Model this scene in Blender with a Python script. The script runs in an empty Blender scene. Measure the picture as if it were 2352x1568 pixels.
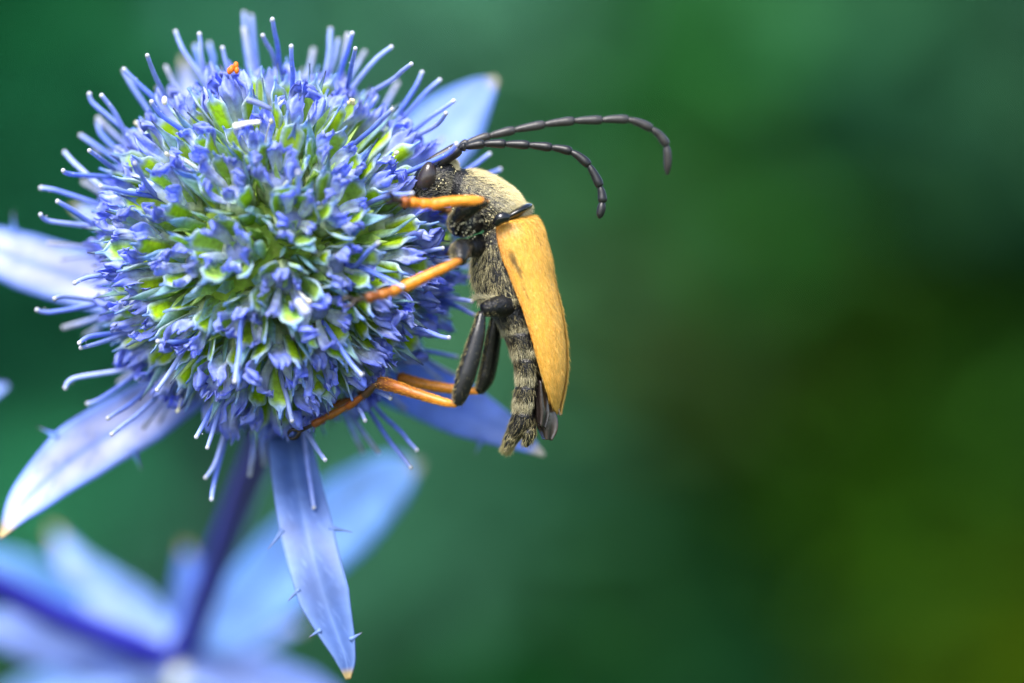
import bpy, math, random
import numpy as np
from mathutils import Matrix, Vector, Quaternion

random.seed(7); rng = np.random.default_rng(7)
SC = bpy.context.scene
COL = SC.collection

# ------------------------------------------------------------------ camera, sky, sun, exposure
CAM_D = 218.0                                   # mm from lens to the plane of depth 0
PX = 45.0                                       # picture units per mm at depth 0 (picture measured 2352 x 1568)
EYE = 600.0                                     # mm above the ground
cam = bpy.data.cameras.new('camera'); co = bpy.data.objects.new('camera', cam); COL.objects.link(co)
co.location = (0, -CAM_D / 1000, EYE / 1000); co.rotation_euler = (math.pi / 2, 0, 0)
cam.sensor_width = 36.0; cam.lens = 36.0 * CAM_D / (2352 / PX)
cam.clip_start = 0.005; cam.clip_end = 500
cam.dof.use_dof = True; cam.dof.focus_distance = (CAM_D + 0.4) / 1000; cam.dof.aperture_fstop = 13.5
SC.camera = co

SUN_TO = Vector((-0.28, -0.66, 0.92)).normalized()
el = math.asin(SUN_TO.z); az = math.atan2(SUN_TO.x, SUN_TO.y)
w = bpy.data.worlds.new('World'); SC.world = w; w.use_nodes = True
nt = w.node_tree; nt.nodes.clear()
out = nt.nodes.new('ShaderNodeOutputWorld'); bg = nt.nodes.new('ShaderNodeBackground'); sky = nt.nodes.new('ShaderNodeTexSky')
sky.sky_type = 'NISHITA'; sky.sun_disc = False; sky.sun_elevation = el; sky.sun_rotation = az
sky.air_density = 1.0; sky.dust_density = 2.5; sky.ozone_density = 1.0
bg.inputs['Strength'].default_value = 0.15
nt.links.new(sky.outputs[0], bg.inputs[0]); nt.links.new(bg.outputs[0], out.inputs[0])
sun = bpy.data.lights.new('sun', 'SUN'); sun.energy = 2.3; sun.angle = math.radians(28); sun.color = (1.0, 0.97, 0.92)
so = bpy.data.objects.new('sun', sun); COL.objects.link(so)
so.rotation_euler = (-SUN_TO).to_track_quat('-Z', 'Y').to_euler()
so.location = SUN_TO * 5
SC.view_settings.view_transform = 'Standard'; SC.view_settings.look = 'None'
SC.view_settings.exposure = 1.5; SC.view_settings.gamma = 1.0
SC.cycles.use_denoising = True
SC.cycles.max_bounces = 10; SC.cycles.diffuse_bounces = 6; SC.cycles.transparent_max_bounces = 8
SC.cycles.sample_clamp_indirect = 4.0

# ------------------------------------------------------------------ pixel and shape helpers (all lengths in mm)
def W(x, y, d):
    k = (CAM_D + d) / CAM_D
    return np.array([(x - 1176) / PX * k, d, EYE - (y - 784) / PX * k])
def z1(x, y): return (831.1 + .3239 * x, 207.8 + .3239 * y)
def z2(x, y): return (761.9 + .2871 * x, 623.3 + .2871 * y)
def qa(x, y): return (69.3 + .3534 * x, .3534 * y)
def qb(x, y): return (554.1 + .3534 * x, .3534 * y)
def qc(x, y): return (69.3 + .3534 * x, 554.1 + .3534 * y)
def qd(x, y): return (554.1 + .3534 * x, 554.1 + .3534 * y)

def nrm(v):
    v = np.asarray(v, float); l = np.linalg.norm(v, axis=-1, keepdims=True); return v / np.maximum(l, 1e-12)
def spline(pts, n):
    """Catmull-Rom through rows of pts, n samples."""
    p = np.asarray(pts, float)
    if len(p) == 2: t = np.linspace(0, 1, n)[:, None]; return p[0] * (1 - t) + p[1] * t
    p = np.vstack([2 * p[0] - p[1], p, 2 * p[-1] - p[-2]])
    m = len(p) - 3
    o = []
    for t in np.linspace(0, m - 1e-9, n):
        i = int(t); f = t - i
        a, b, c, d = p[i], p[i + 1], p[i + 2], p[i + 3]
        o.append(.5 * ((2 * b) + (c - a) * f + (2 * a - 5 * b + 4 * c - d) * f * f + (3 * b - a - 3 * c + d) * f ** 3))
    return np.array(o)
def lerp1(xs, ys, t): return np.interp(t, xs, ys)

class MB:
    """collects vertices, faces, colours of one mesh (mm)"""
    def __init__(s): s.v = []; s.f = []; s.c = []; s.n = 0
    def add(s, v, f, c=None):
        v = np.asarray(v, float).reshape(-1, 3)
        s.v.append(v); s.f += [tuple(int(i) + s.n for i in q) for q in f]
        if c is None: c = (.5, .5, .5)
        c = np.asarray(c, float)
        s.c.append(np.tile(c, (len(v), 1)) if c.ndim == 1 else c.reshape(-1, 3))
        s.n += len(v)
    def mesh(s, name, mat, base=(0, 0, 0), smooth=True, M=None):
        v = np.vstack(s.v)
        if M is not None: v = v @ np.array(M)[:3, :3].T + np.array(M)[:3, 3]
        v = (v - np.asarray(base)) * .001
        me = bpy.data.meshes.new(name); me.from_pydata(v.tolist(), [], s.f)
        a = me.color_attributes.new('Col', 'FLOAT_COLOR', 'POINT')
        c = np.hstack([np.vstack(s.c), np.ones((s.n, 1))]).astype(np.float32)
        a.data.foreach_set('color', c.ravel())
        if smooth: me.polygons.foreach_set('use_smooth', [True] * len(me.polygons))
        me.materials.append(mat); me.update()
        return me
def obj(name, me, parent=None, kind=None, label=None):
    o = bpy.data.objects.new(name, me); COL.objects.link(o)
    if parent is not None: o.parent = parent
    if kind: o['kind'] = kind
    if label: o['label'] = label
    return o
def empty(name, base=(0, 0, 0), parent=None):
    o = bpy.data.objects.new(name, None); COL.objects.link(o); o.empty_display_size = .001
    o.location = Vector(np.asarray(base) * .001)
    if parent is not None: o.parent = parent
    return o
def tag(o, label, cat=None, group=None, kind=None):
    o['label'] = label
    if cat: o['category'] = cat
    if group: o['group'] = group
    if kind: o['kind'] = kind

def gridfaces(n, m, wrap=False):
    f = []
    mm = m if wrap else m - 1
    for i in range(n - 1):
        for j in range(mm):
            a = i * m + j; b = i * m + (j + 1) % m
            f.append((a, b, b + m, a + m))
    return f
def gridnormals(g):
    du = np.gradient(g, axis=0); dv = np.gradient(g, axis=1)
    return nrm(np.cross(du, dv))
def sheet(mb, g, th, cin, cout=None):
    """a closed sheet of thickness th from a grid g[n,m,3]"""
    n, m, _ = g.shape
    N = gridnormals(g)
    a = (g + N * th * .5).reshape(-1, 3); b = (g - N * th * .5).reshape(-1, 3)
    f = gridfaces(n, m); k = n * m
    F = list(f) + [tuple(k + i for i in reversed(q)) for q in f]
    ring = [j for j in range(m)] + [i * m + m - 1 for i in range(1, n)] + [(n - 1) * m + j for j in range(m - 2, -1, -1)] + [i * m for i in range(n - 2, 0, -1)]
    for i in range(len(ring)):
        p, q = ring[i], ring[(i + 1) % len(ring)]
        F.append((q, p, k + p, k + q))
    cin = np.asarray(cin).reshape(-1, 3)
    cout = cin if cout is None else np.asarray(cout).reshape(-1, 3)
    mb.add(np.vstack([a, b]), F, np.vstack([cin, cout]))
def tube(mb, pts, rad, seg=10, col=(.5, .5, .5), cap=True, flat=1.0, n=None):
    """round loft along pts; rad list per given point (interpolated when n is set)"""
    p = np.asarray(pts, float); rad = np.asarray(rad, float) * np.ones(len(p)) if np.ndim(rad) == 0 else np.asarray(rad, float)
    col = np.asarray(col, float)
    if n:
        t0 = np.linspace(0, 1, len(p)); t1 = np.linspace(0, 1, n)
        if col.ndim == 2 and len(col) == len(p): col = np.stack([np.interp(t1, t0, col[:, k]) for k in range(3)], 1)
        rad = np.interp(t1, t0, rad); p = spline(p, n)
    T = nrm(np.gradient(p, axis=0))
    ref = np.array([0, 1., 0]) if abs(T[0][1]) < .9 else np.array([1., 0, 0])
    A = []; u = nrm(ref - T[0] * np.dot(ref, T[0]))
    for t in T:
        u = nrm(u - t * np.dot(u, t)); A.append(u)
    A = np.array(A); B = np.cross(T, A)
    th = np.linspace(0, 2 * np.pi, seg, endpoint=False)
    V = p[:, None] + rad[:, None, None] * (np.cos(th)[None, :, None] * A[:, None] * flat + np.sin(th)[None, :, None] * B[:, None])
    F = gridfaces(len(p), seg, True)
    C = np.repeat(col[:, None], seg, 1).reshape(-1, 3) if col.ndim == 2 else np.tile(col, (len(p) * seg, 1))
    V = V.reshape(-1, 3)
    if cap:
        k = len(V)
        V = np.vstack([V, p[0] - T[0] * rad[0] * .5, p[-1] + T[-1] * rad[-1] * .5])
        C = np.vstack([C, C[0], C[-1]])
        e = (len(p) - 1) * seg
        for j in range(seg):
            F.append((k, (j + 1) % seg, j)); F.append((k + 1, e + j, e + (j + 1) % seg))
    mb.add(V, F, C)
def blob(mb, c, ax, col, seg=10, rings=7):
    """ellipsoid; ax = 3 axis vectors"""
    V = []; ax = np.asarray(ax, float)
    for i in range(rings + 1):
        t = math.pi * i / rings
        for j in range(seg):
            a = 2 * math.pi * j / seg
            V.append(np.asarray(c) + math.sin(t) * (math.cos(a) * ax[0] + math.sin(a) * ax[1]) + math.cos(t) * ax[2])
    mb.add(V, gridfaces(rings + 1, seg, True), col)
def hairs(mb, P, D, L, wid, col):
    """thin three-sided tapering hairs"""
    k = len(P)
    u = nrm(np.cross(D, rng.normal(size=(k, 3)))); v = nrm(np.cross(D, u))
    bend = rng.normal(size=(k, 3)) * .12
    tip = P + nrm(D + bend) * L[:, None]
    a = P + u * wid; b = P - u * wid * .5 + v * wid * .87; c = P - u * wid * .5 - v * wid * .87
    V = np.stack([a, b, c, tip], 1).reshape(-1, 3)
    F = []
    for i in range(k):
        o = 4 * i; F += [(o, o + 1, o + 3), (o + 1, o + 2, o + 3), (o + 2, o, o + 3)]
    mb.add(V, F, np.repeat(col, 4, 0))

# ------------------------------------------------------------------ materials
def mat(name, rough=.5, transl=0., vary=.15, scale=1500., bump=.0, bscale=4000., spec=.4, coat=0., objvary=0., sheen=0., bdist=.00004, voro=False, streak=None):
    m = bpy.data.materials.new(name); m.use_nodes = True
    t = m.node_tree; t.nodes.clear(); N = t.nodes.new; Lk = t.links.new
    o = N('ShaderNodeOutputMaterial'); p = N('ShaderNodeBsdfPrincipled')
    at = N('ShaderNodeAttribute'); at.attribute_name = 'Col'
    tc = N('ShaderNodeTexCoord'); no = N('ShaderNodeTexNoise'); no.inputs['Scale'].default_value = scale; no.inputs['Detail'].default_value = 5
    src = tc.outputs['Object']
    if streak:
        mp = N('ShaderNodeMapping'); mp.inputs['Scale'].default_value = streak; Lk(src, mp.inputs[0]); Lk(mp.outputs[0], no.inputs['Vector'])
    else: Lk(src, no.inputs['Vector'])
    mr = N('ShaderNodeMapRange'); mr.inputs[1].default_value = .3; mr.inputs[2].default_value = .7
    mr.inputs[3].default_value = 1 - vary; mr.inputs[4].default_value = 1 + vary
    Lk(no.outputs[0], mr.inputs[0])
    hs = N('ShaderNodeHueSaturation'); Lk(at.outputs['Color'], hs.inputs['Color']); 
    oi = N('ShaderNodeObjectInfo'); m2 = N('ShaderNodeMapRange'); m2.inputs[3].default_value = 1 - objvary; m2.inputs[4].default_value = 1 + objvary
    Lk(oi.outputs['Random'], m2.inputs[0])
    mu = N('ShaderNodeMath'); mu.operation = 'MULTIPLY'; Lk(mr.outputs[0], mu.inputs[0]); Lk(m2.outputs[0], mu.inputs[1])
    Lk(mu.outputs[0], hs.inputs['Value'])
    Lk(hs.outputs[0], p.inputs['Base Color'])
    p.inputs['Roughness'].default_value = rough; p.inputs['Specular IOR Level'].default_value = spec
    p.inputs['Coat Weight'].default_value = coat; p.inputs['Coat Roughness'].default_value = .2
    if sheen: p.inputs['Sheen Weight'].default_value = sheen
    if bump:
        if voro: b = N('ShaderNodeTexVoronoi'); b.inputs['Scale'].default_value = bscale; bo = b.outputs['Distance']
        else: b = N('ShaderNodeTexNoise'); b.inputs['Scale'].default_value = bscale; b.inputs['Detail'].default_value = 3; bo = b.outputs[0]
        Lk(tc.outputs['Object'], b.inputs['Vector'])
        bp = N('ShaderNodeBump'); bp.inputs['Strength'].default_value = bump; bp.inputs['Distance'].default_value = bdist
        Lk(bo, bp.inputs['Height']); Lk(bp.outputs[0], p.inputs['Normal'])
    if transl:
        tr = N('ShaderNodeBsdfTranslucent'); Lk(hs.outputs[0], tr.inputs['Color'])
        mx = N('ShaderNodeMixShader'); mx.inputs[0].default_value = transl
        Lk(p.outputs[0], mx.inputs[1]); Lk(tr.outputs[0], mx.inputs[2]); Lk(mx.outputs[0], o.inputs[0])
    else: Lk(p.outputs[0], o.inputs[0])
    return m
M_PETAL = mat('petal_tissue', rough=.42, transl=.46, vary=.3, scale=2600, bump=.6, bscale=5200, objvary=.16, spec=.5)
M_SEPAL = mat('sepal_tissue', rough=.45, transl=.46, vary=.24, scale=3600, bump=.6, bscale=9000, objvary=.14, spec=.45)
M_STYLE = mat('style_tissue', rough=.4, transl=.30, vary=.12, scale=2500, bump=.25, bscale=9000, objvary=.14, spec=.45)
M_CORE = mat('receptacle_tissue', rough=.6, transl=.15, vary=.35, scale=1600, bump=.8, bscale=3500, bdist=.0001)
M_BRACT = mat('bract_tissue', rough=.45, transl=.30, vary=.26, scale=420, bump=.4, bscale=2600, objvary=.05)
M_STEM = mat('stem_skin', rough=.45, vary=.15, scale=600, bump=.3, bscale=2500)
M_CHITIN = mat('black_chitin', rough=.36, vary=.35, scale=3500, bump=.8, bscale=11000, voro=True, spec=.32, bdist=.00004)
M_ANT = mat('antenna_chitin', rough=.40, vary=.25, scale=3000, bump=.3, bscale=14000, spec=.45, bdist=.00002)
M_GLOSS = mat('glossy_chitin', rough=.16, vary=.1, scale=1500, bump=.15, bscale=9000, spec=.5, coat=.3)
M_FEMUR = mat('femur_chitin', rough=.27, vary=.25, scale=3500, bump=.5, bscale=12000, voro=True, spec=.42, bdist=.00002)
M_EYE = mat('eye_facets', rough=.13, vary=.15, scale=1500, bump=.15, bscale=26000, voro=True, spec=.5, bdist=.00002)
M_LEG = mat('amber_leg_chitin', rough=.36, vary=.22, scale=3500, bump=.5, bscale=14000, spec=.5, transl=.12, bdist=.00002)
M_ELY = mat('elytron_chitin', rough=.34, vary=.10, scale=2600, bump=.6, bscale=11500, voro=True, spec=.45, bdist=.00003)
M_HAIR = mat('hair', rough=.45, transl=.25, vary=.05, spec=.4)
M_WING = mat('wing_membrane', rough=.2, transl=.2, vary=.35, scale=1500, bump=.5, bscale=2500, spec=.7, coat=.3)
M_LEAF = mat('leaf_tissue', rough=.7, transl=.25, vary=.25, scale=25, spec=.04)
M_WOOD = mat('bark', rough=.8, vary=.3, scale=120)
M_GROUND = mat('soil_and_moss', rough=.9, vary=.4, scale=6)

# ------------------------------------------------------------------ the garden behind (real plants, well out of focus)
gm = MB(); s = 250000.
gm.add([(-s, -s, 0), (s, -s, 0), (s, s, 0), (-s, s, 0)], [(0, 1, 2, 3)], (.035, .06, .02))
g = obj('ground', gm.mesh('ground', M_GROUND, smooth=False)); tag(g, 'dark mossy garden soil under the plants', kind='structure')

GREENS = [  # (picture x, y), leaf colour there, the shade of the dark right-hand gap painted in
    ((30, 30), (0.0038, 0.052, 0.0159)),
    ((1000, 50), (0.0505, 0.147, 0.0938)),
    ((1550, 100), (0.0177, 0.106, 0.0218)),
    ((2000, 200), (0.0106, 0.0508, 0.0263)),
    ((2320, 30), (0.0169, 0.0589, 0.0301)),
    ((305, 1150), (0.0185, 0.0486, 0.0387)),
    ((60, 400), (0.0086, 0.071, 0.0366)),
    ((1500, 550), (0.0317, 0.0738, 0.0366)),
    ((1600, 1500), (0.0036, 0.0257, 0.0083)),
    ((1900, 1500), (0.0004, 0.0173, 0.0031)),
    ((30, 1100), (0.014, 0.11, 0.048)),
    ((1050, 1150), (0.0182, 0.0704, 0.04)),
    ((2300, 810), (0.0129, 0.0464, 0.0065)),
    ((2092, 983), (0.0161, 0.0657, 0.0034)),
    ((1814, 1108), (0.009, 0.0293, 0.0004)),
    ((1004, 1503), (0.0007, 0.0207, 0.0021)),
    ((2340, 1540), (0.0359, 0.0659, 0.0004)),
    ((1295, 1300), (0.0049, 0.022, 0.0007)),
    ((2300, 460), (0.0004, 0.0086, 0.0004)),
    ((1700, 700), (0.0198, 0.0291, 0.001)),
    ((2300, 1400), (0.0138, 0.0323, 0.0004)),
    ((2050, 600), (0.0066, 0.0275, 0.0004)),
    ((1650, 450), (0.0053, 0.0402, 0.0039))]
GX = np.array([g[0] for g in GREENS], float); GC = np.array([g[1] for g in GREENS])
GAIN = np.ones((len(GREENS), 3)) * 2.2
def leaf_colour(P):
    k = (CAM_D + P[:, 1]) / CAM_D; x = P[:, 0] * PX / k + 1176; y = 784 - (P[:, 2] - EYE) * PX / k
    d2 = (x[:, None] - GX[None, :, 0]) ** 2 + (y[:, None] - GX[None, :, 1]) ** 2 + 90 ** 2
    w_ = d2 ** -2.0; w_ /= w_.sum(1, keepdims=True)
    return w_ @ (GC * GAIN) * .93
def leaf_cloud(mb, c, rad, n, ln, col=None, cvar=.25, up=.5):
    """n folded leaves spread through the outer shell of an ellipsoid at c, blades turned up and outwards"""
    d = nrm(rng.normal(size=(n, 3))); r = .55 + .45 * rng.random(n)
    lump = 1 + .15 * np.sin(d[:, 0] * 5 + c[0]) * np.cos(d[:, 2] * 6 + c[1])
    P = np.asarray(c) + d * (r * lump)[:, None] * np.asarray(rad)
    nr = nrm(d * .9 + np.array([0, 0, up]) + rng.normal(size=(n, 3)) * .35); ax = nrm(np.cross(nr, rng.normal(size=(n, 3)))); sd = np.cross(nr, ax)
    L = ln * (.7 + .6 * rng.random(n)); Wd = L * .30
    b = P; t = P + ax * L[:, None]; mid = P + ax * (L * .45)[:, None] - nr * (L * .05)[:, None]
    l = mid + sd * Wd[:, None] + nr * (L * .08)[:, None]; rr = mid - sd * Wd[:, None] + nr * (L * .08)[:, None]
    V = np.stack([b, l, t, rr, mid], 1).reshape(-1, 3)
    F = []
    for i in range(n):
        o = 5 * i; F += [(o, o + 4, o + 1), (o + 1, o + 4, o + 2), (o + 2, o + 4, o + 3), (o + 3, o + 4, o)]
    k = np.clip(1 + cvar * rng.normal(size=(n, 1)), .4, 1.7); hue = 1 + rng.normal(size=(n, 3)) * .08
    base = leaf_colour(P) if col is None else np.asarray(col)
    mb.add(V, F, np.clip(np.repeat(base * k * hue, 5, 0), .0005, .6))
def shrub(name, px, py, depth, rx, rz, n, ln, label, cat='shrub', group=None, up=.5, ry=None):
    c = W(px, py, depth); base = np.array([c[0], c[1], 0])
    o = empty(name, base); tag(o, label, cat, group)
    ry = ry or rx * .6
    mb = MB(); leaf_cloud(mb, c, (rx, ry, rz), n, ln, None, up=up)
    obj('foliage', mb.mesh('foliage', M_LEAF, base, smooth=False), o, kind='stuff')
    for i in range(5):
        a = i * 1.257 + px
        tip = c + np.array([math.cos(a) * rx * .4, 20 + math.sin(a) * ry * .3, rz * .2])
        b0 = base + np.array([math.cos(a) * 30, 20 + math.sin(a) * 25, -15])
        tb = MB(); tube(tb, [b0, (b0 + tip) / 2 + rng.normal(size=3) * 12, tip], [6, 5, 2.5], 6, (.06, .06, .035), n=7)
        obj('stem', tb.mesh('stem', M_WOOD, base), o)
    return o
GR = 'shrubs of the garden behind the flower'
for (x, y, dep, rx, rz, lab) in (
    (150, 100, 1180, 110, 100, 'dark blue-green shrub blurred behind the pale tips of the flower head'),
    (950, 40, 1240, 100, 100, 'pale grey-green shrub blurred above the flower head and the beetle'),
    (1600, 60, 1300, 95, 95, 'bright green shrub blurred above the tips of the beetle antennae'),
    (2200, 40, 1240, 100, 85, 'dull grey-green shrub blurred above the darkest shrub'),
    (2200, 680, 1300, 120, 90, 'shrub blurred above the yellowish clump, its leaves painted very dark green for the shaded gap'),
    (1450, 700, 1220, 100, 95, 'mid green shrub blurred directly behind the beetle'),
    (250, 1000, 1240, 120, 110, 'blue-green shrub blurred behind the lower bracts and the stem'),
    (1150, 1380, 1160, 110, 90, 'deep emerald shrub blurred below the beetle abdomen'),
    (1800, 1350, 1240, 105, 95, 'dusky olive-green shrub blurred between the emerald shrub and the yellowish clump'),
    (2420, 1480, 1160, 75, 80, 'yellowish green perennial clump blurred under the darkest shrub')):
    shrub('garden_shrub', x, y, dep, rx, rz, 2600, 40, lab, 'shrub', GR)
# a tall hedge closes the garden
hb = np.array([0, 2600., 0]); hd = empty('garden_hedge', hb); tag(hd, 'tall dark green hedge closing the garden far behind the shrubs', 'hedge')
mb = MB()
for i in range(15):
    leaf_cloud(mb, (-2600 + i * 370 + rng.normal() * 30, 2600 + rng.normal() * 40, 560 + rng.normal() * 40), (300, 200, 560), 1500, 70, (.035, .12, .035))
obj('foliage', mb.mesh('foliage', M_LEAF, hb, smooth=False), hd, kind='stuff')
for i in range(9):
    x = -2400 + i * 600
    tb = MB(); tube(tb, [(x, 2600, -20), (x + 20, 2610, 400), (x - 10, 2600, 800)], [22, 18, 10], 7, (.09, .07, .05), n=6)
    obj('trunk', tb.mesh('trunk', M_WOOD, hb), hd)

# ------------------------------------------------------------------ the sea holly
C0 = W(630, 578, 5.0)                        # centre of the main flower head
TILT = math.radians(24)
AX = np.array([.02, -math.cos(TILT), math.sin(TILT)]); AX = nrm(AX)
RC = 6.0                                     # receptacle radius
plant_base = np.array([C0[0] - 8, 60., 0.])
plant = empty('sea_holly', plant_base)
tag(plant, 'blue sea holly with green-tipped spiny flower head and pale blue bracts, beetle clinging to it', 'flower')

PET_HI = np.array([.70, .77, .98]); PET = np.array([.29, .38, .96]); PET_DK = np.array([.17, .215, .90]); WHITE = np.array([.86, .90, .90])
GREEN = np.array([.50, .74, .022]); GREEN_D = np.array([.42, .64, .06]); EDGE = np.array([.54, .68, .82]); TEAL = np.array([.32, .56, .46]); NAVY = np.array([.025, .03, .13])
STY = np.array([.17, .27, .86]); STY_L = np.array([.38, .48, .90]); TIPW = np.array([.58, .60, .70])

def petal_mesh(seed, full=True):
    """a thin wrinkled petal, split at the top into pointed lobes, with its narrow tip bent inwards"""
    r = np.random.default_rng(seed); n, m = (14, 11) if full else (8, 6)
    op = r.uniform(-.20, .38); ht = r.uniform(.84, 1.14); lean = r.normal() * .25; curl = r.uniform(-.25, .5)
    path = spline([(.30, 1.0), (.46, 1.6 * ht), (.66 + op * .5, 2.2 * ht), (.84 + op, 2.75 * ht), (.80 + op - curl * .25, 3.12 * ht), (.66 + op - curl * .7, 3.36 * ht - abs(curl) * .2)], n)   # r, z
    u = np.linspace(0, 1, n); v = np.linspace(-1, 1, m)
    wd = np.interp(u, [0, .25, .5, .7, .86, 1], [.15, .30, .42, .46, .40, .24]) * r.uniform(.75, 1.12)
    g = np.zeros((n, m, 3)); c = np.zeros((n, m, 3)); ph = r.uniform(0, 6, 6); vf = r.uniform(.2, .6) * r.choice([-1, 1, 1]); lobes = r.choice([1.5, 2.0, 2.5])
    white = r.uniform(.20, .40); tone = r.uniform(-.25, .45)
    for i in range(n):
        for j in range(m):
            fold = vf * abs(v[j]) * wd[i] * 1.2
            cr = u[i] * (.08 * math.sin(6 * v[j] + ph[0] + 5 * u[i]) + .06 * math.sin(12 * u[i] + ph[1] + 4 * v[j]) + .07 * math.sin(17 * v[j] + ph[4] + 3 * u[i]) + .04 * math.sin(23 * u[i] + 9 * v[j] + ph[5]))
            rr = path[i, 0] + fold + cr
            saw = abs(math.sin(lobes * math.pi * v[j] * .5 + ph[2]))
            z = path[i, 1] + u[i] ** 3 * (.62 * saw - .30) - .22 * u[i] ** 4 * (v[j] ** 4)
            g[i, j] = (rr + .15 * (saw - .5) * u[i] ** 3, v[j] * wd[i] * (1 - .25 * abs(vf)) + lean * u[i] ** 1.5 + .06 * math.sin(9 * u[i] + ph[3]), z)
            k = np.clip((u[i] - white) / .40, 0, 1)
            col = WHITE * (1 - k) * np.array([.94, 1, .92]) + PET * k
            lite = np.clip(math.sin(5 * v[j] + ph[1] + 3 * u[i]) * math.sin(7 * u[i] + ph[2]) + tone, 0, 1) * .8
            col = col * (1 - lite * .75) + PET_HI * lite * .75
            dk = min(1, np.clip(math.sin(4 * v[j] + ph[5]) * u[i], 0, 1) * .5 + .3 * np.clip((abs(v[j]) - .75) / .2, 0, 1))
            c[i, j] = col * (1 - dk) + PET_DK * dk
    mb = MB(); sheet(mb, g, .045, c); return mb
def sepal_mesh(seed, full=True):
    r = np.random.default_rng(seed); n, m = (15, 9) if full else (8, 5)
    sp = r.uniform(-.34, .26); ln = r.uniform(.74, 1.06)
    path = spline([(.46, .6), (.78, 1.2), (1.04 + sp * .5, 1.95 * ln), (1.22 + sp, 2.65 * ln), (1.33 + sp * 1.2, 3.05 * ln), (1.45 + sp * 1.4, 3.55 * ln)], n)
    u = np.linspace(0, 1, n); v = np.linspace(-1, 1, m)
    wd = np.interp(u, [0, .2, .42, .60, .71, .79, .86, 1], [.24, .34, .44, .48, .42, .23, .07, .012]) * r.uniform(.72, 1.12)
    ph = r.uniform(0, 6, 3); g = np.zeros((n, m, 3)); c = np.zeros((n, m, 3)); co_ = np.zeros((n, m, 3)); skew = r.normal() * .15; blu = r.uniform(0, .3); cp = r.uniform(.0, .3); gv = r.uniform(.75, 1.1)
    for i in range(n):
        for j in range(m):
            cup = cp * wd[i] * v[j] ** 2 - .03 * math.sin(4 * v[j] + ph[0])
            g[i, j] = (path[i, 0] - cup, v[j] * wd[i] + .05 * math.sin(4 * u[i] + ph[1]) + skew * u[i] ** 2, path[i, 1] + .10 * wd[i] * v[j] ** 2 + .03 * math.sin(6 * v[j] + ph[2]))
            e = np.clip((abs(v[j]) - .60) / .28, 0, 1); e = max(e, np.clip((u[i] - .67) / .10, 0, 1))
            col = GREEN * gv * (1 - e) + EDGE * e
            b = np.clip((.36 - u[i]) / .3, 0, 1); col = col * (1 - b) + np.array([.46, .62, .22]) * b
            t = np.clip((u[i] - .76) / .2, 0, 1); col = col * (1 - t) + np.array([.20, .36, .84]) * t
            c[i, j] = col
            k = blu * np.clip(1 - b * 2, 0, 1); co_[i, j] = col * (1 - k) + np.array([.24, .46, .42]) * k
    mb = MB(); sheet(mb, g, .07, co_, c); return mb
def bractlet_mesh(seed, full=True):
    r = np.random.default_rng(seed); n, m = 11, 5
    bend = r.uniform(-.2, .4); ln = r.uniform(.78, 1.1)
    path = spline([(1.0, .1), (1.26, 1.0 * ln), (1.38, 2.0 * ln), (1.48 + bend, 2.9 * ln), (1.66 + bend * 1.6, 3.85 * ln)], n)
    u = np.linspace(0, 1, n); v = np.linspace(-1, 1, m)
    wd = np.interp(u, [0, .3, .55, .70, .82, 1], [.34, .40, .34, .20, .08, .012]) * r.uniform(.75, 1.15)
    g = np.zeros((n, m, 3)); c = np.zeros((n, m, 3)); tw = r.normal() * .2; bl = r.uniform(0, 1)
    mid = TEAL * (1 - bl) + np.array([.22, .36, .86]) * bl
    for i in range(n):
        for j in range(m):
            g[i, j] = (path[i, 0] - .4 * wd[i] * v[j] ** 2, v[j] * wd[i] + tw * u[i] ** 2, path[i, 1])
            k = np.clip((u[i] - .25) / .35, 0, 1)
            col = GREEN_D * (1 - k) + mid * k
            e = np.clip((abs(v[j]) - .6) / .3, 0, 1) * .5; col = col * (1 - e) + np.array([.34, .50, .86]) * e
            t = np.clip((u[i] - .80) / .2, 0, 1); c[i, j] = col * (1 - t) + NAVY * t
    mb = MB(); sheet(mb, g, .06, c); return mb
def ovary_mb():
    mb = MB()
    tube(mb, [(0, 0, -.25), (0, 0, .3), (0, 0, .8), (0, 0, 1.2), (0, 0, 1.45)], [.55, .78, .85, .68, .35], 12, np.array([(.22, .36, .06), (.30, .42, .12), (.42, .52, .25), (.45, .55, .35), (.25, .30, .60)]))
    r = np.random.default_rng(5)
    for i in range(26):                      # pale scales on the ovary
        a = r.uniform(0, 6.28); z = r.uniform(.1, 1.1); R = .82
        p = np.array([math.cos(a) * R, math.sin(a) * R, z]); o = np.array([math.cos(a), math.sin(a), .5]); s_ = np.array([-math.sin(a), math.cos(a), 0])
        mb.add([p - s_ * .16 - [0, 0, .12], p + s_ * .16 - [0, 0, .12], p + s_ * .10 + o * .12 + [0, 0, .12], p + o * .16 + [0, 0, .26], p - s_ * .10 + o * .12 + [0, 0, .12]], [(0, 1, 2, 3, 4)], (.40, .52, .28))
    return mb
def stamen_mb(seed):
    r = np.random.default_rng(seed); a = r.uniform(0, 6.28); d = np.array([math.cos(a), math.sin(a), 0])
    mb = MB(); tube(mb, [d * .35 + [0, 0, 1.6], d * .6 + [0, 0, 2.6], d * .95 + [0, 0, 3.5]], [.05, .045, .04], 6, (.80, .80, .74), n=6)
    blob(mb, d * 1.0 + np.array([0, 0, 3.58]), np.diag([.11, .11, .16]), (.75, .72, .55), 8, 5); return mb
def rotz(v, a):
    c, s_ = math.cos(a), math.sin(a); return np.array([[c, -s_, 0], [s_, c, 0], [0, 0, 1]])
NV = 9
def rotated(mb, a):
    R = np.eye(4); R[:3, :3] = rotz(None, a); return R
PETALS = [[petal_mesh(10 + k * 7 + i).mesh('petal', M_PETAL, M=rotated(None, i * 2 * math.pi / 5 + .63)) for i in range(5)] for k in range(NV)]
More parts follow.
